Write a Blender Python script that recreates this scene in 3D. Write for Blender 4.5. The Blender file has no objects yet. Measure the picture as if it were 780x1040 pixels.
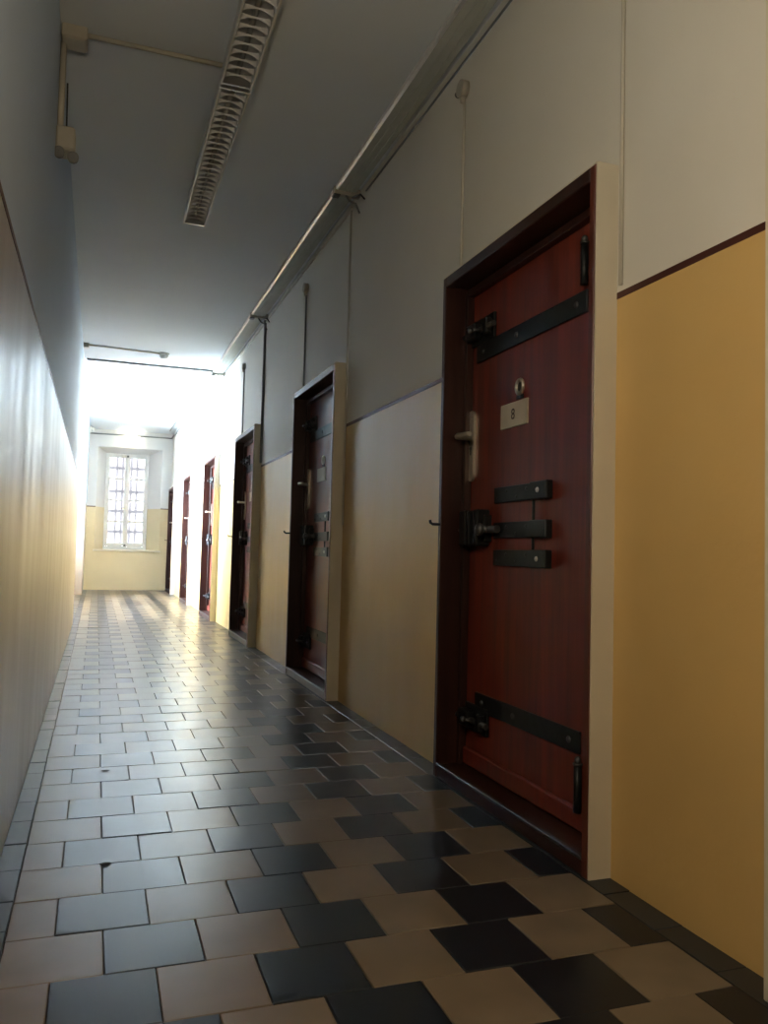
import bpy, bmesh, math, random
from mathutils import Vector, Matrix
random.seed(7)
S = bpy.context.scene
COL = S.collection
PI = math.pi

# ------------------------------------------------------------------ camera
# fitted from the floor tiles (20 cm), the door edges and the corridor lines
cr = Vector((0.94294, -0.33201, 0.02512)); cu = Vector((-0.03984, -0.03760, 0.99850)); cf = Vector((0.33057, 0.94253, 0.04868))
cam = bpy.data.cameras.new('camera'); cam_ob = bpy.data.objects.new('camera', cam); COL.objects.link(cam_ob)
cam.sensor_fit = 'HORIZONTAL'; cam.sensor_width = 36.0; cam.lens = 827.32 / 780 * 36.0
cam.clip_start = 0.02; cam.clip_end = 200
cam_ob.matrix_world = Matrix(((cr.x, cu.x, -cf.x, 0), (cr.y, cu.y, -cf.y, 0), (cr.z, cu.z, -cf.z, 0.8544), (0, 0, 0, 1)))
S.camera = cam_ob

# ------------------------------------------------------------------ light and exposure
S.view_settings.view_transform = 'Standard'; S.view_settings.look = 'None'
S.view_settings.gamma = 1.0; S.view_settings.use_curve_mapping = False
S.view_settings.exposure = 0.35
W = bpy.data.worlds.new('overcast_sky'); S.world = W; W.use_nodes = True
bg = W.node_tree.nodes['Background']
bg.inputs[0].default_value = (0.74, 0.87, 1.0, 1); bg.inputs[1].default_value = 70.0
def portal(name, loc, rot, sx, sy):
    l = bpy.data.lights.new(name, 'AREA'); l.shape = 'RECTANGLE'; l.size = sx; l.size_y = sy
    l.cycles.is_portal = True
    o = bpy.data.objects.new(name, l); COL.objects.link(o); o.location = loc; o.rotation_euler = rot
    return o

# ------------------------------------------------------------------ dimensions (metres; X across, Y along the corridor)
XL, XR, XD = -0.215, 1.328, 1.255       # left wall, right wall, front of the door frames
YB, YS, YE = -2.6, 9.45, 16.35         # wall behind the camera, ceiling step, end wall
ZC, ZC2 = 2.89, 3.05                   # low and raised ceiling
DADO = 1.575
DOOR_W, DOOR_H = 1.055, 1.945
DOOR_Y = [1.885, 4.50, 7.06, 9.57, 12.20, 15.00]
AY0, AY1, AX = 9.50, 14.70, -0.75      # light alcove on the left

# ------------------------------------------------------------------ materials
def srgb(r, g, b):
    f = lambda c: (c / 255 / 12.92) if c <= 10 else ((c / 255 + 0.055) / 1.055) ** 2.4
    return (f(r), f(g), f(b), 1)
def newmat(name):
    m = bpy.data.materials.new(name); m.use_nodes = True
    return m, m.node_tree.nodes, m.node_tree.links, m.node_tree.nodes['Principled BSDF']
def mixc(N, L, a, b, fac, mode='MIX'):
    n = N.new('ShaderNodeMix'); n.data_type = 'RGBA'; n.blend_type = mode
    for sock, v in ((n.inputs[6], a), (n.inputs[7], b), (n.inputs[0], fac)):
        if hasattr(v, 'links'): L.new(v, sock)
        else: sock.default_value = v
    return n.outputs[2]
def noise(N, L, scale, detail=3.0, vec=None, rough=0.5):
    n = N.new('ShaderNodeTexNoise'); n.inputs['Scale'].default_value = scale
    n.inputs['Detail'].default_value = detail; n.inputs['Roughness'].default_value = rough
    if vec: L.new(vec, n.inputs['Vector'])
    return n.outputs['Fac']
def ramp(N, L, src, a, b, va=0.0, vb=1.0):
    n = N.new('ShaderNodeMapRange'); L.new(src, n.inputs[0])
    n.inputs[1].default_value = a; n.inputs[2].default_value = b; n.inputs[3].default_value = va; n.inputs[4].default_value = vb
    return n.outputs[0]
def wpos(N, L, scale=(1, 1, 1)):
    g = N.new('ShaderNodeNewGeometry'); mp = N.new('ShaderNodeMapping'); L.new(g.outputs['Position'], mp.inputs[0])
    mp.inputs['Scale'].default_value = scale
    return mp.outputs[0]
def bump(N, L, bsdf, h, strength, dist=0.01):
    b = N.new('ShaderNodeBump'); b.inputs['Strength'].default_value = strength; b.inputs['Distance'].default_value = dist
    L.new(h, b.inputs['Height']); L.new(b.outputs[0], bsdf.inputs['Normal'])
def simple(name, col, rough=0.5, metal=0.0, var=0.15, scale=9.0):
    m, N, L, B = newmat(name)
    dark = tuple(c * (1 - var) for c in col[:3]) + (1,)
    f = noise(N, L, scale, 3, wpos(N, L))
    L.new(mixc(N, L, dark, col, ramp(N, L, f, 0.35, 0.65)), B.inputs['Base Color'])
    B.inputs['Roughness'].default_value = rough; B.inputs['Metallic'].default_value = metal
    return m
def two_tone(name, low, high, rl, rh):
    """plaster painted with glossy oil paint up to the dado line and matt white above"""
    m, N, L, B = newmat(name)
    p = wpos(N, L); sep = N.new('ShaderNodeSeparateXYZ'); L.new(p, sep.inputs[0])
    st = N.new('ShaderNodeMath'); st.operation = 'GREATER_THAN'; L.new(sep.outputs['Z'], st.inputs[0]); st.inputs[1].default_value = DADO
    big = noise(N, L, 1.3, 4, p); streak = noise(N, L, 2.0, 4, wpos(N, L, (3, 3, 0.5)))
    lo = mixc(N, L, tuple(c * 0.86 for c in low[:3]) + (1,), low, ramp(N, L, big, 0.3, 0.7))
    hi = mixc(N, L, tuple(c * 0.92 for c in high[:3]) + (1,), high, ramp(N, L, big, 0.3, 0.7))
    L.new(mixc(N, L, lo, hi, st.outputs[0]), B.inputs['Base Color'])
    rr = N.new('ShaderNodeMix'); L.new(st.outputs[0], rr.inputs[0]); L.new(ramp(N, L, streak, 0.3, 0.7, rl * 0.85, rl * 1.2), rr.inputs[2]); rr.inputs[3].default_value = rh
    L.new(rr.outputs[0], B.inputs['Roughness'])
    h = N.new('ShaderNodeMath'); h.operation = 'ADD'; L.new(noise(N, L, 3.5, 2, p), h.inputs[0])
    k = N.new('ShaderNodeMath'); k.operation = 'MULTIPLY'; k.inputs[1].default_value = 0.25; L.new(noise(N, L, 40, 4, p), k.inputs[0]); L.new(k.outputs[0], h.inputs[1])
    bump(N, L, B, h.outputs[0], 0.25, 0.012)
    return m
def wood(name, a, b, rough):
    m, N, L, B = newmat(name)
    tc = N.new('ShaderNodeTexCoord')
    mp = N.new('ShaderNodeMapping'); L.new(tc.outputs['Object'], mp.inputs[0]); mp.inputs['Scale'].default_value = (14, 14, 0.7)
    oi = N.new('ShaderNodeObjectInfo'); mp.inputs['Location'].default_value = (0, 0, 0)
    g = noise(N, L, 2.2, 6, mp.outputs[0], 0.65)
    mp2 = N.new('ShaderNodeMapping'); L.new(tc.outputs['Object'], mp2.inputs[0]); mp2.inputs['Scale'].default_value = (3, 3, 0.6)
    g2 = noise(N, L, 1.6, 3, mp2.outputs[0])
    c = mixc(N, L, a, b, ramp(N, L, g, 0.3, 0.72))
    c2 = mixc(N, L, c, tuple(x * 0.7 for x in a[:3]) + (1,), ramp(N, L, g2, 0.5, 0.8, 0, 0.5))
    L.new(c2, B.inputs['Base Color'])
    L.new(ramp(N, L, g, 0.2, 0.8, rough * 0.85, rough * 1.2), B.inputs['Roughness'])
    bump(N, L, B, g, 0.12, 0.003)
    return m
def tile_mat(name, col, rough):
    m, N, L, B = newmat(name)
    p = wpos(N, L)
    oi = N.new('ShaderNodeObjectInfo')
    f = noise(N, L, 7, 2, p)
    c = mixc(N, L, tuple(x * 0.78 for x in col[:3]) + (1,), tuple(min(1, x * 1.12) for x in col[:3]) + (1,), ramp(N, L, f, 0.3, 0.7))
    c = mixc(N, L, c, tuple(x * 0.72 for x in col[:3]) + (1,), ramp(N, L, oi.outputs['Random'], 0.0, 1.0, 0, 0.55))
    L.new(c, B.inputs['Base Color'])
    L.new(ramp(N, L, f, 0.3, 0.7, rough * 0.94, rough * 1.1), B.inputs['Roughness'])
    B.inputs['Specular IOR Level'].default_value = 0.36
    bump(N, L, B, noise(N, L, 9, 1, p), 0.03, 0.004)
    return m
M = {}
M['wall'] = two_tone('painted_wall', srgb(219, 185, 119), srgb(220, 219, 210), 0.33, 0.6)
M['wall_left'] = two_tone('painted_wall_shaded', srgb(156, 145, 134), srgb(178, 195, 218), 0.34, 0.55)  # same paint as the right wall, greyed and blued to carry its shade
M['wall_end'] = two_tone('light_paled_wall', srgb(208, 193, 156), srgb(206, 206, 204), 0.45, 0.6)  # wall paint with the yellow paled to stand for the far daylight
M['cream'] = simple('cream_paint', srgb(212, 205, 186), 0.45, 0, 0.08, 3)
M['ceiling'] = simple('ceiling_paint', srgb(212, 221, 229), 0.7, 0, 0.06, 1.2)
M['dado'] = simple('dado_brown_paint', srgb(74, 40, 34), 0.45)
M['leaf'] = wood('mahogany_door_wood', srgb(90, 36, 28), srgb(132, 56, 41), 0.38)
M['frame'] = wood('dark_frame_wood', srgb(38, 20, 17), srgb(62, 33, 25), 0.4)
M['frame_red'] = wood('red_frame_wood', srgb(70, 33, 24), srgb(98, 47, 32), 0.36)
M['iron'] = simple('black_iron', srgb(40, 43, 45), 0.42, 0.55, 0.3, 30)
M['ironrub'] = simple('rubbed_iron', srgb(92, 94, 96), 0.4, 0.7, 0.3, 30)
M['steel'] = simple('satin_steel', srgb(206, 200, 186), 0.34, 0.75, 0.1, 20)
M['plate'] = simple('number_plate_paint', srgb(196, 186, 160), 0.35, 0.0, 0.1, 20)
M['ink'] = simple('dark_print', srgb(60, 50, 42), 0.5)
M['black'] = tile_mat('black_cement_tile', srgb(25, 30, 37), 0.30)
M['beige'] = tile_mat('beige_cement_tile', srgb(120, 107, 90), 0.30)
M['grey'] = tile_mat('slate_border_tile', srgb(46, 52, 58), 0.30)
M['pit'] = simple('hole_black', srgb(12, 11, 10), 0.9)
M['grout'] = simple('dark_grout', srgb(44, 40, 36), 0.8)
M['white'] = simple('white_enamel', srgb(212, 212, 208), 0.4, 0, 0.08)
M['gloss'] = simple('bright_metal_edge', srgb(240, 240, 240), 0.28, 0.9, 0.03)
M['cable'] = simple('painted_cable', srgb(196, 192, 180), 0.5, 0, 0.1)
M['greycable'] = simple('grey_conduit_paint', srgb(120, 124, 124), 0.45, 0, 0.15)
M['dusty'] = simple('dusty_white_plastic', srgb(176, 172, 160), 0.55, 0, 0.15)
M['trunk'] = simple('trunking_paint', srgb(178, 184, 180), 0.6, 0, 0.1, 4)
M['lamphead'] = simple('grey_lamp_head', srgb(104, 106, 108), 0.5, 0, 0.1)
M['dark'] = simple('dark_plastic', srgb(46, 46, 48), 0.5)
M['alu'] = simple('anodised_aluminium', srgb(190, 192, 192), 0.32, 0.85, 0.12, 15)
M['louvre'] = simple('louvre_aluminium', srgb(206, 209, 212), 0.5, 0.1, 0.1, 15)
m, N, L, B = newmat('thin_window_glass')
N.remove(B); tr = N.new('ShaderNodeBsdfTransparent'); gl = N.new('ShaderNodeBsdfGlossy'); gl.inputs['Roughness'].default_value = 0.02
fr = N.new('ShaderNodeFresnel'); fr.inputs[0].default_value = 1.45; mx = N.new('ShaderNodeMixShader')
L.new(fr.outputs[0], mx.inputs[0]); L.new(tr.outputs[0], mx.inputs[1]); L.new(gl.outputs[0], mx.inputs[2])
L.new(mx.outputs[0], N['Material Output'].inputs[0]); M['glass'] = m
def dimming_glass(name, k):
    m, N, L, B = newmat(name); N.remove(B)
    tr = N.new('ShaderNodeBsdfTransparent'); tr.inputs[0].default_value = (k * 1.12, k, k * 0.93, 1)
    tl = N.new('ShaderNodeBsdfTranslucent'); tl.inputs[0].default_value = (0.06, 0.058, 0.06, 1)
    ad = N.new('ShaderNodeAddShader'); L.new(tr.outputs[0], ad.inputs[0]); L.new(tl.outputs[0], ad.inputs[1])
    L.new(ad.outputs[0], N['Material Output'].inputs[0]); return m
M['dimmed'] = dimming_glass('sky_dimming_glass', 0.125)  # pane tint added to dim the sky behind and take out its blue
def glow(name, col, strength):
    m, N, L, B = newmat(name); B.inputs['Base Color'].default_value = (0.9, 0.88, 0.8, 1)
    B.inputs['Emission Color'].default_value = col; B.inputs['Emission Strength'].default_value = strength
    return m
M['lamp_far'] = glow('lit_opal_glass', (1.0, 0.86, 0.62, 1), 14)
M['fill_lamp'] = glow('fill_lamp_glow', (1.0, 0.79, 0.53, 1), 44)  # glow of the added fill globe near the camera
M['tube'] = simple('unlit_fluorescent_tube', srgb(150, 152, 150), 0.5, 0, 0.05)

# ------------------------------------------------------------------ mesh helpers
def box(bm, x0, x1, y0, y1, z0, z1, bev=0.0, mi=0):
    v = [bm.verts.new((x, y, z)) for x in (x0, x1) for y in (y0, y1) for z in (z0, z1)]
    fs = [bm.faces.new([v[i] for i in q]) for q in ((0, 1, 3, 2), (4, 6, 7, 5), (0, 4, 5, 1), (2, 3, 7, 6), (0, 2, 6, 4), (1, 5, 7, 3))]
    for f in fs: f.material_index = mi
    if bev:
        es = list({e for f in fs for e in f.edges})
        r = bmesh.ops.bevel(bm, geom=es, offset=bev, segments=1, affect='EDGES', profile=0.5)
        for f in r['faces']: f.material_index = mi
def tube(bm, pts, r, seg=10, cap=True):
    pts = [Vector(p) for p in pts]; rings = []
    rr = r if isinstance(r, (list, tuple)) else [r] * len(pts)
    for i, p in enumerate(pts):
        d = (pts[min(i + 1, len(pts) - 1)] - pts[max(i - 1, 0)]).normalized()
        a = Vector((0, 0, 1)) if abs(d.z) < 0.9 else Vector((1, 0, 0))
        s = d.cross(a).normalized(); t = s.cross(d)
        rings.append([bm.verts.new(p + (s * math.cos(2 * PI * k / seg) + t * math.sin(2 * PI * k / seg)) * rr[i]) for k in range(seg)])
    for a, b in zip(rings, rings[1:]):
        for k in range(seg):
            f = bm.faces.new((a[k], a[(k + 1) % seg], b[(k + 1) % seg], b[k])); f.smooth = True
    if cap: bm.faces.new(rings[0][::-1]); bm.faces.new(rings[-1])
def torus(bm, c, axis, R, r, n=20, m=8):
    ax = Vector(axis).normalized(); a = ax.orthogonal().normalized(); b = ax.cross(a); c = Vector(c)
    g = [[bm.verts.new(c + (a * math.cos(t) + b * math.sin(t)) * (R + r * math.cos(s)) + ax * r * math.sin(s))
          for s in (2 * PI * j / m for j in range(m))] for t in (2 * PI * i / n for i in range(n))]
    for i in range(n):
        for j in range(m):
            f = bm.faces.new((g[i][j], g[(i + 1) % n][j], g[(i + 1) % n][(j + 1) % m], g[i][(j + 1) % m])); f.smooth = True
def sphere(bm, c, rx, ry, rz, u=14, v=9):
    mat = Matrix.Translation(Vector(c)) @ Matrix.Diagonal((rx, ry, rz, 1))
    r = bmesh.ops.create_uvsphere(bm, u_segments=u, v_segments=v, radius=1, matrix=mat)
    for vv in r['verts']:
        for f in vv.link_faces: f.smooth = True
def prism(bm, poly, x0, x1):
    """polygon in (y,z) extruded from x0 to x1"""
    a = [bm.verts.new((x0, y, z)) for y, z in poly]; b = [bm.verts.new((x1, y, z)) for y, z in poly]
    bm.faces.new(a); bm.faces.new(b[::-1]); n = len(poly)
    for i in range(n): bm.faces.new((a[i], b[i], b[(i + 1) % n], a[(i + 1) % n]))
def link(name, data, mats, parent=None):
    o = bpy.data.objects.new(name, data); COL.objects.link(o)
    if data is not None:
        for mm in (mats if isinstance(mats, (list, tuple)) else [mats]): data.materials.append(M[mm])
    if parent: o.parent = parent
    return o
def obj(name, fn, mats, parent=None):
    bm = bmesh.new(); fn(bm)
    bmesh.ops.recalc_face_normals(bm, faces=bm.faces)
    me = bpy.data.meshes.new(name); bm.to_mesh(me); bm.free()
    return link(name, me, mats, parent)
def boxobj(name, b, mats, parent=None, bev=0.0):
    return obj(name, lambda bm: box(bm, *b, bev=bev), mats, parent)
def tag(o, label, cat=None, group=None, kind=None):
    o['label'] = label
    if cat: o['category'] = cat
    if group: o['group'] = group
    if kind: o['kind'] = kind
    return o
def thing(name, label, cat, loc=(0, 0, 0), group=None, kind=None):
    o = bpy.data.objects.new(name, None); COL.objects.link(o); o.location = loc; o.empty_display_size = 0.05
    return tag(o, label, cat, group, kind)
def copy_tree(o, parent=None):
    c = o.copy(); COL.objects.link(c)
    if parent: c.parent = parent
    for ch in list(o.children): copy_tree(ch, c)
    return c

# ------------------------------------------------------------------ floor
T = 0.2; U0 = 0.0467; V0 = 1.748
def tilemesh(name, w, d, mat):
    g = 0.0011; b = 0.0016; h = 0.02
    x0, x1, y0, y1 = -w / 2 + g, w / 2 - g, -d / 2 + g, d / 2 - g
    vs = [(x0, y0, -h), (x1, y0, -h), (x1, y1, -h), (x0, y1, -h), (x0, y0, -b), (x1, y0, -b), (x1, y1, -b), (x0, y1, -b),
          (x0 + b, y0 + b, 0), (x1 - b, y0 + b, 0), (x1 - b, y1 - b, 0), (x0 + b, y1 - b, 0)]
    fs = []
    for a in (0, 4): fs += [(a + i, a + (i + 1) % 4, a + 4 + (i + 1) % 4, a + 4 + i) for i in range(4)]
    fs.append((8, 9, 10, 11))
    me = bpy.data.meshes.new(name); me.from_pydata(vs, [], fs); me.materials.append(M[mat])
    return me
def slab(bm):
    box(bm, XL - 0.02, XR + 0.3, YB - 0.2, YE + 0.1, -0.12, -0.006)
    box(bm, AX - 0.2, XL - 0.02, AY0 - 0.2, AY1 + 0.2, -0.12, -0.006)
floor = obj('floor', slab, 'grout'); tag(floor, 'polished black and beige checkered tile floor of the corridor', 'floor', kind='structure')
meshes = {}
def tile(w, d, mat, x, y, name='floor_tile'):
    key = (round(w, 3), round(d, 3), mat)
    if key not in meshes: meshes[key] = tilemesh(name, w, d, mat)
    o = bpy.data.objects.new(name, meshes[key]); COL.objects.link(o); o.parent = floor
    o.location = (x, y, random.uniform(-0.0012, 0.0006))
    o.rotation_euler = (random.gauss(0, 0.0022), random.gauss(0, 0.0022), random.gauss(0, 0.002))
stuff = {'black': [], 'beige': [], 'grey': []}
n_tiles = 0
rows = []
v = -2
while V0 + v * T < YE: rows.append(v); v += 1
v = -3
while V0 + v * T > YB - T: rows.append(v); v -= 1
for v in rows:
    yc = V0 + (v + 0.5) * T
    even = v % 2 == 0
    edges = [-1 + i for i in range(8)] if even else [-1] + [-0.5 + i for i in range(7)] + [6]
    for a, b in zip(edges, edges[1:]):
        if even: blk = a % 2 == 0
        else: blk = math.floor(a + 0.5) % 2 == 0 and a != -1
        mat = 'black' if blk else 'beige'
        xc = U0 + (a + b) / 2 * T; w = (b - a) * T
        if -2 <= v and n_tiles < 300:
            tile(w, T, mat, xc, yc); n_tiles += 1
        else: stuff[mat].append((xc, yc, w, T))
XF0, XF1 = U0 - T, U0 + 6 * T
# narrow slate border tiles along both walls
random.seed(11)
for side, (bx0, bx1) in enumerate(((XL, XF0), (XF1, XR))):
    y = YB; k = 0
    while y < YE:
        ln = 0.2 if side else random.choice((0.2, 0.2, 0.16))
        if 1.2 < y < 10 and not (side == 1 and any(dy - 0.1 < y + ln / 2 < dy + DOOR_W + 0.1 for dy in DOOR_Y)):
            tile(bx1 - bx0, ln, 'grey', (bx0 + bx1) / 2, y + ln / 2, 'border_tile')
        else: stuff['grey'].append(((bx0 + bx1) / 2, y + ln / 2, bx1 - bx0, ln))
        y += ln
y = AY0
while y < AY1:
    for k in range(3): stuff['black' if (k + int(y / T)) % 2 else 'beige'].append((XL - 0.1 - k * T, y + 0.1, T, T))
    y += T
for mat, lst in stuff.items():
    def build(bm):
        for xc, yc, w, d in lst:
            g = 0.0015; z = random.uniform(-0.001, 0.0004); tx, ty = random.gauss(0, 0.0006), random.gauss(0, 0.0006)
            q = [(-1, -1), (1, -1), (1, 1), (-1, 1)]
            top = [bm.verts.new((xc + sx * (w / 2 - g), yc + sy * (d / 2 - g), z + sx * tx * w + sy * ty * d)) for sx, sy in q]
            bot = [bm.verts.new((xc + sx * (w / 2 - g), yc + sy * (d / 2 - g), -0.02)) for sx, sy in q]
            bm.faces.new(top)
            for i in range(4): bm.faces.new((bot[i], bot[(i + 1) % 4], top[(i + 1) % 4], top[i]))
    o = obj('floor_tile_field', build, mat, floor); o['kind'] = 'stuff'
for x, y in ((0.064, 3.291), (0.055, 2.338)):
    def hole(bm):
        vs = [bm.verts.new((x + 0.015 * math.cos(a) * (1 + 0.2 * math.sin(3 * a)), y + 0.013 * math.sin(a), 0.0012)) for a in (2 * PI * k / 14 for k in range(14))]
        bm.faces.new(vs)
    obj('chipped_hole', hole, 'pit', floor)  # flat near-black disc laid over the chipped spot

# ------------------------------------------------------------------ walls, ceilings
def wall_left(bm):
    box(bm, XL - 0.25, XL, YB - 0.2, AY0, -0.05, 3.4)
    box(bm, XL - 0.25, XL, AY1, YE + 0.2, -0.05, 3.4)
tag(obj('wall_left', wall_left, 'wall_left'), 'glossy painted corridor wall without doors, its shade put in the colour, blue grey above and drab below', 'wall', kind='structure')
def wall_right(bm):
    ys = [YB - 0.2] + [q for d in DOOR_Y for q in (d, d + DOOR_W)] + [YE + 0.2]
    for i in range(0, len(ys), 2): box(bm, XR, XR + 0.14, ys[i], ys[i + 1], -0.05, 3.4)
    for d in DOOR_Y: box(bm, XR, XR + 0.14, d, d + DOOR_W, DOOR_H, 3.4)
    box(bm, XR + 0.14, XR + 0.3, YB - 0.2, YE + 0.2, -0.05, 3.4)
tag(obj('wall_right', wall_right, 'wall'), 'long corridor wall with the row of cell doors, white over yellow', 'wall', kind='structure')
# end wall with a splayed window reveal
WX0, WX1, WZ0, WZ1 = -0.055, 1.135, 0.765, 2.72     # opening on the room side
FX0, FX1, FZ0, FZ1 = 0.105, 0.905, 0.80, 2.64       # window itself
YW = YE + 0.34
def wall_end(bm):
    o = [(XL - 0.1, -0.05), (XR + 0.1, -0.05), (XR + 0.1, 3.4), (XL - 0.1, 3.4)]
    i = [(WX0, WZ0), (WX1, WZ0), (WX1, WZ1), (WX0, WZ1)]
    k = [(FX0, FZ0 - 0.03), (FX1, FZ0 - 0.03), (FX1, FZ1), (FX0, FZ1)]
    ring = lambda P, y: [bm.verts.new((x, y, z)) for x, z in P]
    A, Bq, C, D = ring(o, YE), ring(i, YE), ring(k, YW), ring(k, YW + 0.12); Eo = ring(o, YW + 0.12)
    for P, Q in ((A, Bq), (Bq, C), (C, D), (D, Eo), (Eo, A)):
        for n in range(4): bm.faces.new((P[n], P[(n + 1) % 4], Q[(n + 1) % 4], Q[n]))
tag(obj('wall_end', wall_end, 'wall_end'), 'end wall of the corridor with a deep splayed window niche', 'wall', kind='structure')
tag(boxobj('wall_behind', (XL - 0.3, XR + 0.3, YB - 0.2, YB, -0.05, 3.4), 'wall'), 'wall closing the corridor behind the photographer', 'wall', kind='structure')
# alcove walls
AW = [(9.62, 12.02), (12.18, 14.58)]; AZ0, AZ1 = 0.50, 2.97
def wall_alcove(bm):
    box(bm, AX - 0.2, XL - 0.25, AY0 - 0.2, AY0, -0.05, 3.4)
    box(bm, AX - 0.2, XL - 0.25, AY1, AY1 + 0.2, -0.05, 3.4)
    x0, x1 = AX - 0.2, AX
    ys = [AY0] + [q for w in AW for q in w] + [AY1]
    for i in range(0, len(ys), 2): box(bm, x0, x1, ys[i], ys[i + 1], -0.05, 3.4)
    for a, b in AW: box(bm, x0, x1, a, b, -0.05, AZ0); box(bm, x0, x1, a, b, AZ1, 3.4)
tag(obj('wall_alcove', wall_alcove, 'wall'), 'sunlit walls of the window bay opening off the corridor', 'wall', kind='structure')
def ceil(bm):
    box(bm, XL - 0.3, XR + 0.3, YB - 0.2, YS, ZC, 3.4)
tag(obj('ceiling', ceil, 'ceiling'), 'low flat grey ceiling over the front part of the corridor', 'ceiling', kind='structure')
def ceil2(bm):
    box(bm, XL - 0.25, XR + 0.3, YS, YE + 0.5, ZC2, 3.4); box(bm, AX - 0.2, XL - 0.25, AY0 - 0.2, AY1 + 0.2, ZC2, 3.4)
tag(obj('ceiling_raised', ceil2, 'ceiling'), 'brightly lit raised ceiling towards the barred window', 'ceiling', kind='structure')

# painted dado lines
nt = [0]
def trim(b, label):
    nt[0] += 1
    tag(boxobj('trim_%d' % nt[0], b, 'dado'), label, 'dado line', kind='structure')
ys = [-2.0] + [q for d in DOOR_Y for q in (d, d + DOOR_W)] + [YE]
nm = ['from the cream pier to the nearest cell door'] + ['between cell doors %s' % s for s in ('one and two', 'two and three', 'three and four', 'four and five', 'five and six')] + ['past the last cell door']
for i in range(0, len(ys), 2):
    trim((XR - 0.0015, XR + 0.001, ys[i], ys[i + 1], DADO - 0.009, DADO + 0.009), 'thin dark brown painted line on the right wall ' + nm[i // 2])
trim((XL - 0.001, XL + 0.0015, YB, AY0, DADO - 0.008, DADO + 0.008), 'thin dark painted line along the left wall')
trim((XL, WX0, YE - 0.0015, YE + 0.001, DADO - 0.009, DADO + 0.009), 'thin dark painted line on end wall between window niche and left wall')
trim((WX1, XR, YE - 0.0015, YE + 0.001, DADO - 0.009, DADO + 0.009), 'thin dark painted line on end wall between window niche and last door')
# cream pier at the right edge
tag(boxobj('trim_pier', (XD + 0.003, XR, 0.62, 1.288, 0, ZC), 'cream', bev=0.004), 'cream plaster pier projecting from the yellow wall', 'pier', kind='structure')
# sill under the end window, lintel edge over the step
tag(boxobj('trim_sill', (WX0 - 0.02, WX1 + 0.02, YE - 0.025, YE + 0.02, WZ0 - 0.035, WZ0), 'cream', bev=0.004), 'cream window sill under the barred window', 'sill', kind='structure')
tag(obj('trim_ceiling_step', lambda bm: tube(bm, [(XL + 0.03, YS - 0.02, ZC - 0.012), (1.19, YS - 0.02, ZC - 0.012)], 0.012), 'greycable'), 'thin grey pipe across the corridor at the ceiling step', 'pipe', kind='structure')

# ------------------------------------------------------------------ end window
def leafwin(win, x0, x1, z0, z1, y, rows, axis='y', t=0.045, glass='glass', mw=0.011):
    """one casement: frame, muntins and panes; axis tells which way the window faces"""
    P = (lambda a0, a1, y0, y1, c0, c1: (a0, a1, y0, y1, c0, c1)) if axis == 'y' else (lambda a0, a1, y0, y1, c0, c1: (y0, y1, a0, a1, c0, c1))
    w = 0.04
    def fr(bm):
        box(bm, *P(x0, x0 + w, y, y + t, z0, z1), bev=0.004); box(bm, *P(x1 - w, x1, y, y + t, z0, z1), bev=0.004)
        box(bm, *P(x0 + w, x1 - w, y, y + t, z0, z0 + w * 1.6), bev=0.004); box(bm, *P(x0 + w, x1 - w, y, y + t, z1 - w, z1), bev=0.004)
    c = obj('casement', fr, 'white', win)
    za, zb = z0 + w * 1.6, z1 - w
    zs = [za + (zb - za) * k / rows for k in range(rows + 1)]
    for z in zs[1:-1]: boxobj('muntin', P(x0 + w, x1 - w, y + 0.006, y + t - 0.006, z - mw, z + mw), 'white', c)
    for a, b in zip(zs, zs[1:]): boxobj('pane', P(x0 + w, x1 - w, y + 0.02, y + 0.024, a, b), glass, c)
    return c
win = thing('window_1', 'tall white double casement window with iron bars at the corridor end', 'window', (0, 0, 0), kind='structure')
def wf(bm):
    box(bm, FX0, FX0 + 0.035, YW - 0.01, YW + 0.07, FZ0 - 0.03, FZ1); box(bm, FX1 - 0.035, FX1, YW - 0.01, YW + 0.07, FZ0 - 0.03, FZ1)
    box(bm, FX0 + 0.035, FX1 - 0.035, YW - 0.01, YW + 0.07, FZ0 - 0.03, FZ0 + 0.03); box(bm, FX0 + 0.035, FX1 - 0.035, YW - 0.01, YW + 0.07, FZ1 - 0.035, FZ1)
obj('window_frame', wf, 'white', win)
xm = (FX0 + FX1) / 2
leafwin(win, FX0 + 0.035, xm - 0.004, FZ0 + 0.03, FZ1 - 0.035, YW, 4, glass='dimmed', mw=0.013); leafwin(win, xm + 0.004, FX1 - 0.035, FZ0 + 0.03, FZ1 - 0.035, YW, 4, glass='dimmed', mw=0.013)
boxobj('meeting_strip', (xm - 0.018, xm + 0.018, YW - 0.012, YW, FZ0 + 0.03, FZ1 - 0.035), 'white', win, 0.003)
def hnd(bm):
    box(bm, xm - 0.01, xm + 0.01, YW - 0.022, YW - 0.012, 1.52, 1.62); tube(bm, [(xm, YW - 0.02, 1.57), (xm, YW - 0.05, 1.57), (xm - 0.09, YW - 0.05, 1.57)], 0.008)
obj('window_handle', hnd, 'steel', win)
for z in (FZ0 + 0.05, FZ1 - 0.05):
    boxobj('latch', (xm - 0.02, xm + 0.02, YW - 0.025, YW - 0.012, z - 0.02, z + 0.02), 'ironrub', win, 0.003)
gr = thing('window_grille', 'iron bar grille outside the tall end window', 'grille', (0, 0, 0))
YG = YW + 0.10
for k in (0.265, 0.40, 0.60, 0.735):
    x = FX0 + (FX1 - FX0) * k
    obj('vertical_bar', lambda bm: tube(bm, [(x, YG, FZ0 - 0.02), (x, YG, FZ1)], 0.020, 8), 'iron', gr)
for f in (0.12, 0.40, 0.635, 0.88):
    z = FZ1 - 0.08 - f * (FZ1 - FZ0 - 0.2)
    boxobj('cross_bar', (FX0, FX1, YG - 0.006, YG + 0.006, z - 0.026, z + 0.026), 'iron', gr)
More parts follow.
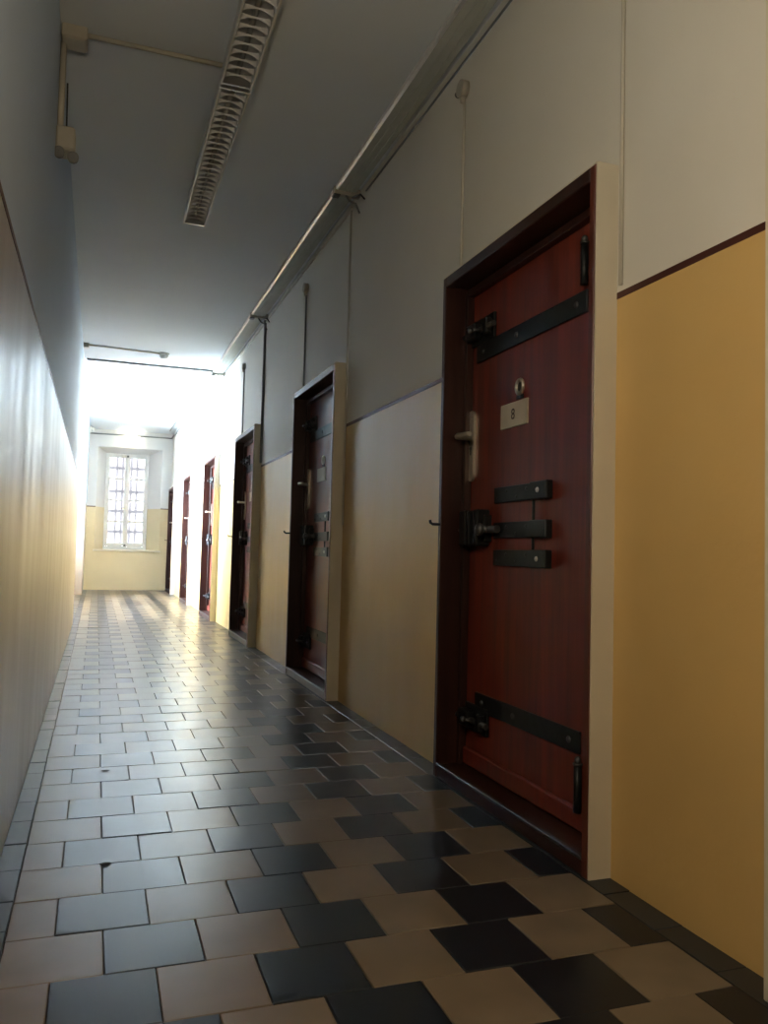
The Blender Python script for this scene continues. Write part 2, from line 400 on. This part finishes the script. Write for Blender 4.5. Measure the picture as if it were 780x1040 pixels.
portal('window_portal', ((FX0 + FX1) / 2, YW + 0.15, (FZ0 + FZ1) / 2), (-PI / 2, 0, 0), FX1 - FX0, FZ1 - FZ0)

# bay windows
for i, (a, b) in enumerate(AW):
    w = thing('window_%d' % (i + 2), ('tall white bay window next to the ceiling step', 'tall white bay window next to the far bay wall')[i], 'window', (0, 0, 0), kind='structure')
    x = AX - 0.12
    def wf2(bm):
        box(bm, x, x + 0.07, a, a + 0.05, AZ0, AZ1); box(bm, x, x + 0.07, b - 0.05, b, AZ0, AZ1)
        box(bm, x, x + 0.07, a + 0.05, b - 0.05, AZ0, AZ0 + 0.05); box(bm, x, x + 0.07, a + 0.05, b - 0.05, AZ1 - 0.05, AZ1)
    obj('window_frame', wf2, 'white', w)
    c = (a + b) / 2
    leafwin(w, a + 0.05, c, AZ0 + 0.05, AZ1 - 0.05, x + 0.01, 4, 'x'); leafwin(w, c, b - 0.05, AZ0 + 0.05, AZ1 - 0.05, x + 0.01, 4, 'x')
    portal('bay_portal', (x - 0.05, c, (AZ0 + AZ1) / 2), (0, -PI / 2, 0), AZ1 - AZ0, b - a)

# ------------------------------------------------------------------ cell doors (local origin: near front corner of the frame at floor level)
# local x: 0 at the frame front, + into the wall;  local y: 0 at the near edge, + down the corridor
def make_door():
    d = thing('door_1', 'nearest red brown wooden cell door with a number on its plate', 'door', (XD, 0, 0), kind='structure')
    WD, HD = DOOR_W, DOOR_H; XW = XR - XD; LX = 0.115
    e = 0.005
    def sur(bm):
        box(bm, 0.004, XW, 0, e, 0, HD); box(bm, 0.004, XW, WD - e, WD, 0, HD); box(bm, 0.004, XW, e, WD - e, HD - e, HD)
    s = obj('surround', sur, 'cream', d); s['label'] = 'cream painted door surround'
    jw = 0.026
    def jamb(bm, y0, y1): box(bm, 0, 0.19, y0, y1, 0, HD - e, bev=0.003)
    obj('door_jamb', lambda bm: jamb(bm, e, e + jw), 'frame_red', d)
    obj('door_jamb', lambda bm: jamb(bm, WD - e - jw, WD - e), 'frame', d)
    obj('door_head', lambda bm: box(bm, 0, 0.19, e + jw, WD - e - jw, HD - e - 0.04, HD - e, bev=0.003), 'frame', d)
    y0, y1 = e + jw, WD - e - jw
    def stop(bm):
        box(bm, 0.085, LX, y1 - 0.025, y1, 0.05, HD - 0.055, bev=0.002); box(bm, 0.085, LX, y0, y1 - 0.025, HD - 0.08, HD - 0.053, bev=0.002)
    obj('door_stop', stop, 'frame', d)
    th = obj('threshold', lambda bm: (box(bm, 0.004, 0.19, y0, y1, 0, 0.05, bev=0.003)), 'frame', d)
    m_ = obj('metal_edge', lambda bm: box(bm, -0.001, 0.016, y0, y1, 0.042, 0.053, bev=0.002), 'ironrub', th); m_['label'] = 'worn metal edge on threshold'
    leaf = obj('door_leaf', lambda bm: box(bm, LX, LX + 0.045, y0 + 0.002, y1 - 0.002, 0.052, HD - e - 0.042, bev=0.003), 'leaf', d)
    # bottom rail moulding on the leaf
    boxobj('weather_bar', (LX - 0.018, LX, y0 + 0.01, y1 - 0.03, 0.055, 0.12), 'leaf', leaf, 0.006)
    F = LX                                            # leaf face
    ly = lambda Y: Y - 1.885                          # measured on the nearest door
    def strap(z0, z1, ya, yb, rivets):
        s = obj('strap', lambda bm: box(bm, F - 0.009, F, ya, yb, z0, z1, bev=0.002), 'iron', d)
        for ry in rivets:
            obj('rivet', lambda bm: sphere(bm, (F - 0.009, ry, (z0 + z1) / 2), 0.007, 0.011, 0.011, 10, 6), 'ironrub', s)
    strap(1.592, 1.662, ly(2.085), ly(2.84), (ly(2.52), ly(2.14), ly(2.78)))
    strap(0.272, 0.338, ly(2.095), ly(2.80), (ly(2.50), ly(2.15), ly(2.74)))
    # sliding bolts at the lock side
    for zc, up in ((1.705, 1), (0.235, -1)):
        def body(bm):
            box(bm, F - 0.012, F, ly(2.69), ly(2.88), zc - 0.045, zc + 0.055, bev=0.003)
            box(bm, F - 0.045, F - 0.012, ly(2.79), ly(2.87), zc - 0.03, zc + 0.035, bev=0.006)
            box(bm, F - 0.04, F - 0.012, ly(2.70), ly(2.735), zc - 0.03, zc + 0.035, bev=0.006)
        b = obj('bolt', body, 'iron', d)
        obj('bolt_rod', lambda bm: tube(bm, [(F - 0.028, ly(2.66), zc), (F - 0.028, ly(2.91), zc)], 0.011), 'ironrub', b)
        obj('bolt_knob', lambda bm: (tube(bm, [(F - 0.03, ly(2.76), zc), (F - 0.07, ly(2.76), zc - 0.01 * up)], 0.007), sphere(bm, (F - 0.075, ly(2.76), zc - 0.011 * up), 0.012, 0.012, 0.012, 10, 7)), 'ironrub', b)
    # hinges
    for z0, z1 in ((1.665, 1.79), (0.115, 0.25)):
        h = obj('hinge', lambda bm: tube(bm, [(F - 0.030, ly(2.068), z0), (F - 0.030, ly(2.068), z1)], 0.012, 12), 'iron', d)
        obj('hinge_pin', lambda bm: (tube(bm, [(F - 0.030, ly(2.068), z1), (F - 0.030, ly(2.068), z1 + 0.006)], 0.014, 12), sphere(bm, (F - 0.030, ly(2.068), z1 + 0.014), 0.011, 0.011, 0.012, 10, 7)), 'ironrub', h)
        obj('hinge_leaf', lambda bm: box(bm, F - 0.008, F, ly(1.96), ly(2.075), z0 + 0.01, z1 - 0.01), 'iron', h)
    # steel escutcheon with lever
    ec = ly(2.872)
    def esc(bm):
        poly = [(ec + 0.022 * math.cos(t), 1.390 + 0.022 * math.sin(t)) for t in (PI * k / 8 for k in range(9))]
        poly += [(ec - 0.022 + 0.022 * (1 - math.cos(t)), 1.165 - 0.03 * math.sin(t)) for t in (PI * k / 8 for k in range(9))]
        prism(bm, poly, F - 0.011, F)
    es = obj('lock_plate', esc, 'steel', d); es['label'] = 'long satin steel handle plate'
    obj('door_lever', lambda bm: tube(bm, [(F - 0.01, ec, 1.305), (F - 0.058, ec, 1.306), (F - 0.072, ec - 0.008, 1.306), (F - 0.078, ec - 0.03, 1.305), (F - 0.078, ec - 0.075, 1.303), (F - 0.076, ec - 0.125, 1.302)],
                                      [0.011, 0.011, 0.012, 0.012, 0.011, 0.009], 12), 'steel', es)
    obj('keyhole', lambda bm: (tube(bm, [(F - 0.0125, ec, 1.265), (F - 0.0105, ec, 1.265)], 0.008, 12), box(bm, F - 0.0125, F - 0.0105, ec - 0.004, ec + 0.004, 1.238, 1.265)), 'dark', es)
    # peep hole ring
    pp = obj('peephole', lambda bm: torus(bm, (F - 0.004, ly(2.50), 1.44), (1, 0, 0), 0.024, 0.007), 'steel', d)
    obj('peephole_lens', lambda bm: tube(bm, [(F - 0.003, ly(2.50), 1.44), (F + 0.001, ly(2.50), 1.44)], 0.02, 16), 'dark', pp)
    boxobj('peephole_base', (F - 0.004, F, ly(2.475), ly(2.525), 1.398, 1.412), 'iron', pp, 0.001)
    # number plate
    boxobj('number_plate', (F - 0.008, F, ly(2.44), ly(2.632), 1.304, 1.392), 'plate', d, 0.0015)
    # hatch straps
    for z0, z1 in ((1.040, 1.097), (0.913, 0.970), (0.815, 0.872)):
        s = obj('hatch_strap', lambda bm: box(bm, F - 0.010, F, ly(2.385), ly(2.67), z0, z1, bev=0.002), 'iron', d)
        obj('strap_end', lambda bm: box(bm, F - 0.026, F, ly(2.275), ly(2.382), z0 - 0.001, z1 + 0.001, bev=0.003), 'iron', s)
        zz = (z0 + z1) / 2
        if z0 != 0.913:
            obj('rivet', lambda bm: sphere(bm, (F - 0.026, ly(2.33), zz), 0.006, 0.009, 0.009, 10, 6), 'steel', s)
        for k in range(4): obj('rivet', lambda bm: sphere(bm, (F - 0.010, ly(2.64 - 0.07 * k), zz + (0.012 if k % 2 else -0.012)), 0.004, 0.006, 0.006, 8, 5), 'dark', s)
    obj('hatch_rod', lambda bm: tube(bm, [(F - 0.012, ly(2.378), 0.83), (F - 0.012, ly(2.378), 1.085)], 0.005, 8), 'iron', d)
    # box lock in the middle
    def lock(bm):
        box(bm, F - 0.055, F, ly(2.715), ly(2.755), 0.885, 1.02, bev=0.005); box(bm, F - 0.06, F, ly(2.775), ly(2.80), 0.885, 1.015, bev=0.005)
        box(bm, F - 0.055, F, ly(2.82), ly(2.875), 0.885, 1.02, bev=0.005); box(bm, F - 0.03, F, ly(2.70), ly(2.88), 0.90, 1.00, bev=0.003)
    lk = obj('box_lock', lock, 'iron', d)
    obj('lock_bar', lambda bm: tube(bm, [(F - 0.03, ly(2.60), 0.945), (F - 0.03, ly(2.90), 0.945)], 0.014), 'ironrub', lk)
    obj('lock_knob', lambda bm: (tube(bm, [(F - 0.02, ly(2.665), 0.945), (F - 0.06, ly(2.665), 0.945)], 0.014), sphere(bm, (F - 0.068, ly(2.665), 0.943), 0.016, 0.024, 0.024, 12, 8)), 'ironrub', lk)
    obj('frame_hook', lambda bm: tube(bm, [(0.01, WD - 0.022, 0.966), (-0.030, WD - 0.02, 0.966), (-0.038, WD - 0.018, 0.972), (-0.040, WD - 0.017, 0.982)], 0.0055, 8), 'iron', d)
    return d
door = make_door()
labels = ['nearest red brown wooden cell door with a figure on its plate', 'second wooden cell door counted from the cream pier', 'third wooden cell door counted from the cream pier',
          'fourth wooden cell door, at the ceiling step', 'reddish lit cell door opposite the bright window bay', 'last cell door, beside the end wall with barred window']
doors = [door]
for i in range(1, 6):
    c = copy_tree(door); c.name = 'door_%d' % (i + 1); doors.append(c)
for i, dd in enumerate(doors):
    dd.location = (XD, DOOR_Y[i], 0); dd['label'] = labels[i]; dd['group'] = 'cell doors along the right wall'
# figure on the nearest plate
plate = [c for c in door.children if c.name.startswith('number_plate')][0]
cv = bpy.data.curves.new('figure', 'FONT'); cv.body = '8'; cv.size = 0.055; cv.align_x = 'CENTER'; cv.align_y = 'CENTER'; cv.extrude = 0.0006
to = bpy.data.objects.new('figure', cv); COL.objects.link(to)
dg = bpy.context.evaluated_depsgraph_get(); dg.update()
me = bpy.data.meshes.new_from_object(to.evaluated_get(dg)); bpy.data.objects.remove(to)
me.transform(Matrix(((0, 0, -1, 0.115 - 0.0086), (-1, 0, 0, 2.538 - 1.885), (0, 1, 0, 1.348), (0, 0, 0, 1))))
link('figure', me, 'ink', plate)

# ------------------------------------------------------------------ ceiling light fittings (unlit, with louvres)
def fixture(y0, y1, n, label):
    t = thing('louvre_light', label, 'ceiling light', (0.4815, y0, ZC), 'louvred ceiling lights')
    Ln = y1 - y0; w = 0.0625; h = 0.07
    def hous(bm):
        box(bm, -w, w, 0, Ln, -0.012, 0)
        for s in (-1, 1):
            box(bm, s * w - 0.003, s * w + 0.003, 0, Ln, -h, -0.012)
    obj('housing', hous, 'louvre', t)
    for sx in (-1, 1): boxobj('side_rail', (sx * w - 0.0045, sx * w + 0.0045, 0, Ln, -h - 0.004, -h), 'white', t)
    for ya in (0.0, Ln - 0.012): boxobj('end_cap', (-w + 0.003, w - 0.003, ya, ya + 0.012, -h, -0.012), 'alu', t)
    obj('tube_lamp', lambda bm: tube(bm, [(0, 0.03, -0.028), (0, Ln - 0.03, -0.028)], 0.012, 12), 'tube', t)
    me = None
    for k in range(n):
        yy = Ln * (k + 0.7) / (n + 0.4)
        if me is None:
            def bl(bm):      # shallow parabolic blade, dipping in the middle
                m_ = 8; xs = [-w + 0.004 + (2 * w - 0.008) * j / m_ for j in range(m_ + 1)]
                lo = [-h + 0.004 + 0.022 * (1 - (x / w) ** 2) for x in xs]; hi = [-0.040 + 0.004 * (x / w) ** 2 for x in xs]
                vs = [[bm.verts.new((x, yo, z)) for x, z in zip(xs, zz)] for yo, zz in ((-0.006, hi), (-0.0012, lo), (0.0012, lo), (0.006, hi))]
                for a, b in zip(vs, vs[1:] + vs[:1]):
                    for j in range(m_): bm.faces.new((a[j], a[j + 1], b[j + 1], b[j]))
            o = obj('louvre', bl, 'louvre', t); me = o.data
        else: o = bpy.data.objects.new('louvre', me); COL.objects.link(o); o.parent = t
        o.location = (0, yy, 0)
    return t
fixture(3.445, 5.015, 27, 'louvred strip light on low ceiling, the one nearer the barred window')
fixture(1.86, 3.42, 27, 'louvred strip light where the cross conduit meets it')

# ------------------------------------------------------------------ cables, trunking and boxes
def cable(name, pts, r, mat, label, cat='cable', group=None):
    return tag(obj(name, lambda bm: tube(bm, pts, r, 8), mat), label, cat, group)
# trunking along the ceiling corner on the right
segs = [(YB, 4.30, 'corner trunking from behind the camera up to the first bracket'), (4.35, 6.93, 'corner trunking over the second cell door'), (6.98, YS - 0.03, 'corner trunking ending at the ceiling step')]
for a, b, lb in segs:
    t = thing('cable_trunking', 'grey painted ' + lb, 'trunking', (0, a, ZC), 'trunking along the ceiling corner')
    Ln = b - a
    obj('cover', lambda bm: (box(bm, 1.188, XR - 0.035, 0, Ln, -0.026, -0.001), box(bm, 1.225, 1.232, 0, Ln, -0.030, -0.026), box(bm, 1.262, 1.268, 0, Ln, -0.030, -0.026)), 'trunk', t)
    def edge(bm):
        sec = [(1.176, -0.001), (1.176, -0.021), (1.188, -0.028), (1.188, -0.001)]
        A = [bm.verts.new((x, 0, z)) for x, z in sec]; Bv = [bm.verts.new((x, Ln, z)) for x, z in sec]
        bm.faces.new(A); bm.faces.new(Bv[::-1])
        for i in range(4): bm.faces.new((A[i], Bv[i], Bv[(i + 1) % 4], A[(i + 1) % 4]))
    obj('edge_strip', edge, 'gloss', t)
cable('shade_line', [(XR - 0.006, YB, ZC - 0.05), (XR - 0.006, 4.2, ZC - 0.05)], 0.005, 'greycable', 'thin grey line drawn for the shadow gap under the trunking up to the first bracket')  # modelled line in place of the shadow gap below the trunking
cable('shade_line', [(XR - 0.006, 4.45, ZC - 0.05), (XR - 0.006, YS - 0.1, ZC - 0.05)], 0.005, 'cable', 'thin pale line carrying on the shadow gap under the trunking past the first bracket')
for y, lb in ((4.325, 'second'), (6.955, 'third'), (YS + 0.02, 'fourth')):
    t = thing('cable_bracket', 'dusty ceiling bracket with loose cables above the %s cell door' % lb, 'bracket', (0, y, ZC), 'ceiling brackets of the trunking')
    obj('bracket_plate', lambda bm: box(bm, 1.17, XR - 0.004, -0.018, 0.018, -0.045, 0.0, bev=0.004), 'dusty', t)
    obj('bracket_clip', lambda bm: box(bm, 1.165, 1.205, -0.024, 0.024, -0.055, -0.045, bev=0.003), 'ironrub', t)
    obj('loose_cable', lambda bm: tube(bm, [(1.24, -0.01, -0.045), (1.255, -0.03, -0.08), (1.285, -0.05, -0.10), (1.309, -0.05, -0.15)], 0.006, 8), 'greycable', t)
    obj('loose_cable', lambda bm: tube(bm, [(1.28, 0.0, -0.045), (1.30, -0.09, -0.06), (1.312, -0.13, -0.10)], 0.005, 8), 'dark', t)
# vertical conduits at the near side of each door
for y, z0, mat, r, lb in ((1.862, 1.60, 'cable', 0.006, 'pale cable down the wall from ceiling to dado line'), (4.48, 1.0, 'cable', 0.006, 'pale cable down the wall at the second cell door'),
                          (7.035, 1.60, 'greycable', 0.011, 'grey conduit down the wall at the third cell door'), (9.545, 1.60, 'cable', 0.008, 'pale conduit down the wall at the fourth cell door')):
    top = ZC - 0.03 if y < YS else ZC2
    cable('wall_conduit', [(XR - r, y, top), (XR - r, y, z0)], r, mat, lb, 'conduit')
# junction boxes over the doors with their drops
for y, z, mat, lb in ((2.915, 2.718, 'cable', 'nearest cell door'), (5.53, 2.695, 'greycable', 'second cell door'), (8.09, 2.67, 'greycable', 'third cell door')):
    t = thing('junction_box', 'small round junction box with a cable dropping to the ' + lb, 'junction box', (XR, y, z), 'junction boxes above the cell doors')
    obj('box_body', lambda bm: (tube(bm, [(0, 0, 0), (-0.03, 0, 0)], 0.034, 18)), 'dusty', t)
    obj('cable_gland', lambda bm: tube(bm, [(-0.016, 0.03, 0.0), (-0.016, 0.05, 0.0)], 0.013, 10), 'dark' if mat == 'cable' else 'dusty', t)
    obj('cable_gland', lambda bm: tube(bm, [(-0.014, 0, -0.03), (-0.014, 0, -0.055)], 0.011, 10), 'dusty', t)
    obj('drop_cable', lambda bm: tube(bm, [(-0.008, 0, -0.05), (-0.008, 0, 1.93 - z)], 0.0065, 8), mat, t)
# conduit from the left wall to the strip light
cable('ceiling_conduit', [(-0.12, 3.385, ZC - 0.010), (0.418, 3.385, ZC - 0.010)], 0.010, 'dusty', 'conduit across the ceiling to the louvred strip light', 'conduit')
t = thing('junction_box', 'square junction box in the corner over the twin emergency spotlight', 'junction box', (XL, 3.39, ZC), None)
obj('box_body', lambda bm: box(bm, 0.004, 0.10, -0.05, 0.05, -0.05, 0, bev=0.005), 'dusty', t)
obj('box_lid', lambda bm: box(bm, 0.010, 0.094, -0.044, 0.044, -0.056, -0.05, bev=0.002), 'dusty', t)
cable('wall_conduit', [(XL + 0.012, 3.40, ZC - 0.05), (XL + 0.012, 3.40, 2.485)], 0.012, 'dusty', 'conduit on the left wall down to the twin spotlight', 'conduit')
cable('shade_line', [(XL + 0.03, 3.44, 2.70), (XL + 0.034, 3.44, 2.485)], 0.003, 'dark', 'thin black line drawn for the gap shadow beside the conduit on the left wall')  # dark strand in place of the gap shadow next to the conduit
t = thing('emergency_light', 'pale twin head emergency spotlight on the left wall', 'emergency light', (XL, 3.40, 2.44))
obj('body', lambda bm: box(bm, 0, 0.070, -0.05, 0.05, -0.05, 0.045, bev=0.008), 'dusty', t)
for q, zz in ((0.014, -0.062), (0.066, -0.075)):
    hd = obj('lamp_head', lambda bm: tube(bm, [(q * 0.8 + 0.01, -0.01, -0.045), (q, -0.03, zz), (q, -0.055, zz - 0.004)], [0.010, 0.020, 0.022], 14), 'lamphead', t)
    obj('lamp_lens', lambda bm: tube(bm, [(q, -0.0555, zz - 0.004), (q, -0.058, zz - 0.0045)], 0.018, 14), 'glass', hd)
# smoke detector with its cable duct
t = thing('smoke_detector', 'white smoke detector on the low ceiling near the step', 'smoke detector', (0.590, 8.83, ZC))
obj('base', lambda bm: tube(bm, [(0, 0, 0), (0, 0, -0.018)], [0.055, 0.055], 22), 'white', t)
obj('sensor_head', lambda bm: tube(bm, [(0, 0, -0.018), (0, 0, -0.026), (0, 0, -0.050), (0, 0, -0.058)], [0.044, 0.047, 0.038, 0.024], 22), 'white', t)
cable('ceiling_conduit', [(-0.18, 8.74, ZC - 0.010), (0.56, 8.82, ZC - 0.010)], 0.009, 'cable', 'thin conduit across the ceiling to the smoke detector', 'conduit')
t = thing('junction_box', 'small junction box at the left end of the smoke detector conduit', 'junction box', (XL, 8.73, ZC))
obj('box_body', lambda bm: box(bm, 0.005, 0.06, -0.04, 0.04, -0.045, 0, bev=0.005), 'dusty', t)
obj('box_lid', lambda bm: box(bm, 0.010, 0.055, -0.035, 0.035, -0.050, -0.045, bev=0.002), 'white', t)
# far end: pipes along the top of the end wall and right wall, box, lamp
cable('wall_conduit', [(XL + 0.01, YE - 0.015, 2.96), (XR - 0.02, YE - 0.015, 2.96)], 0.012, 'greycable', 'grey conduit along the top of the end wall', 'conduit')
cable('wall_conduit', [(XR - 0.02, YE - 0.05, 2.97), (XR - 0.02, 14.2, 2.97)], 0.014, 'greycable', 'grey conduit along the right wall above the last door', 'conduit')
cable('wall_conduit', [(1.22, YE - 0.5, ZC2 - 0.01), (1.22, 14.6, ZC2 - 0.01)], 0.010, 'greycable', 'grey conduit on the raised ceiling beside the right wall', 'conduit')
t = thing('alarm_sounder', 'white wedge shaped alarm sounder high on the left wall by the end wall', 'alarm sounder', (XL, 15.9, 2.98))
obj('body', lambda bm: (box(bm, 0, 0.03, -0.07, 0.07, -0.06, 0.05, bev=0.005), tube(bm, [(0.03, 0, 0), (0.09, 0, 0)], [0.05, 0.035], 16)), 'white', t)
obj('grille_disc', lambda bm: tube(bm, [(0.09, 0, 0), (0.094, 0, 0)], 0.028, 16), 'dusty', t)
t = thing('bulkhead_lamp', 'lit oval bulkhead lamp above the barred window', 'lamp', (0.54, YE, 2.90))
obj('back_plate', lambda bm: tube(bm, [(0, 0, 0), (0, -0.025, 0)], 0.09, 20), 'white', t)
obj('opal_globe', lambda bm: sphere(bm, (0, -0.07, 0), 0.16, 0.065, 0.065, 20, 12), 'lamp_far', t)
# added fill globe, out of view, brightening the near right wall
t = thing('fill_globe', 'added fill globe out of view on the left wall, brightening the near wall', 'lamp', (XL, 0.55, 1.62))
obj('back_plate', lambda bm: tube(bm, [(0, 0, 0), (0.02, 0, 0), (0.035, 0, 0)], [0.07, 0.07, 0.04], 20), 'white', t)
obj('opal_globe', lambda bm: sphere(bm, (0.15, 0, 0), 0.13, 0.13, 0.13, 24, 14), 'fill_lamp', t)
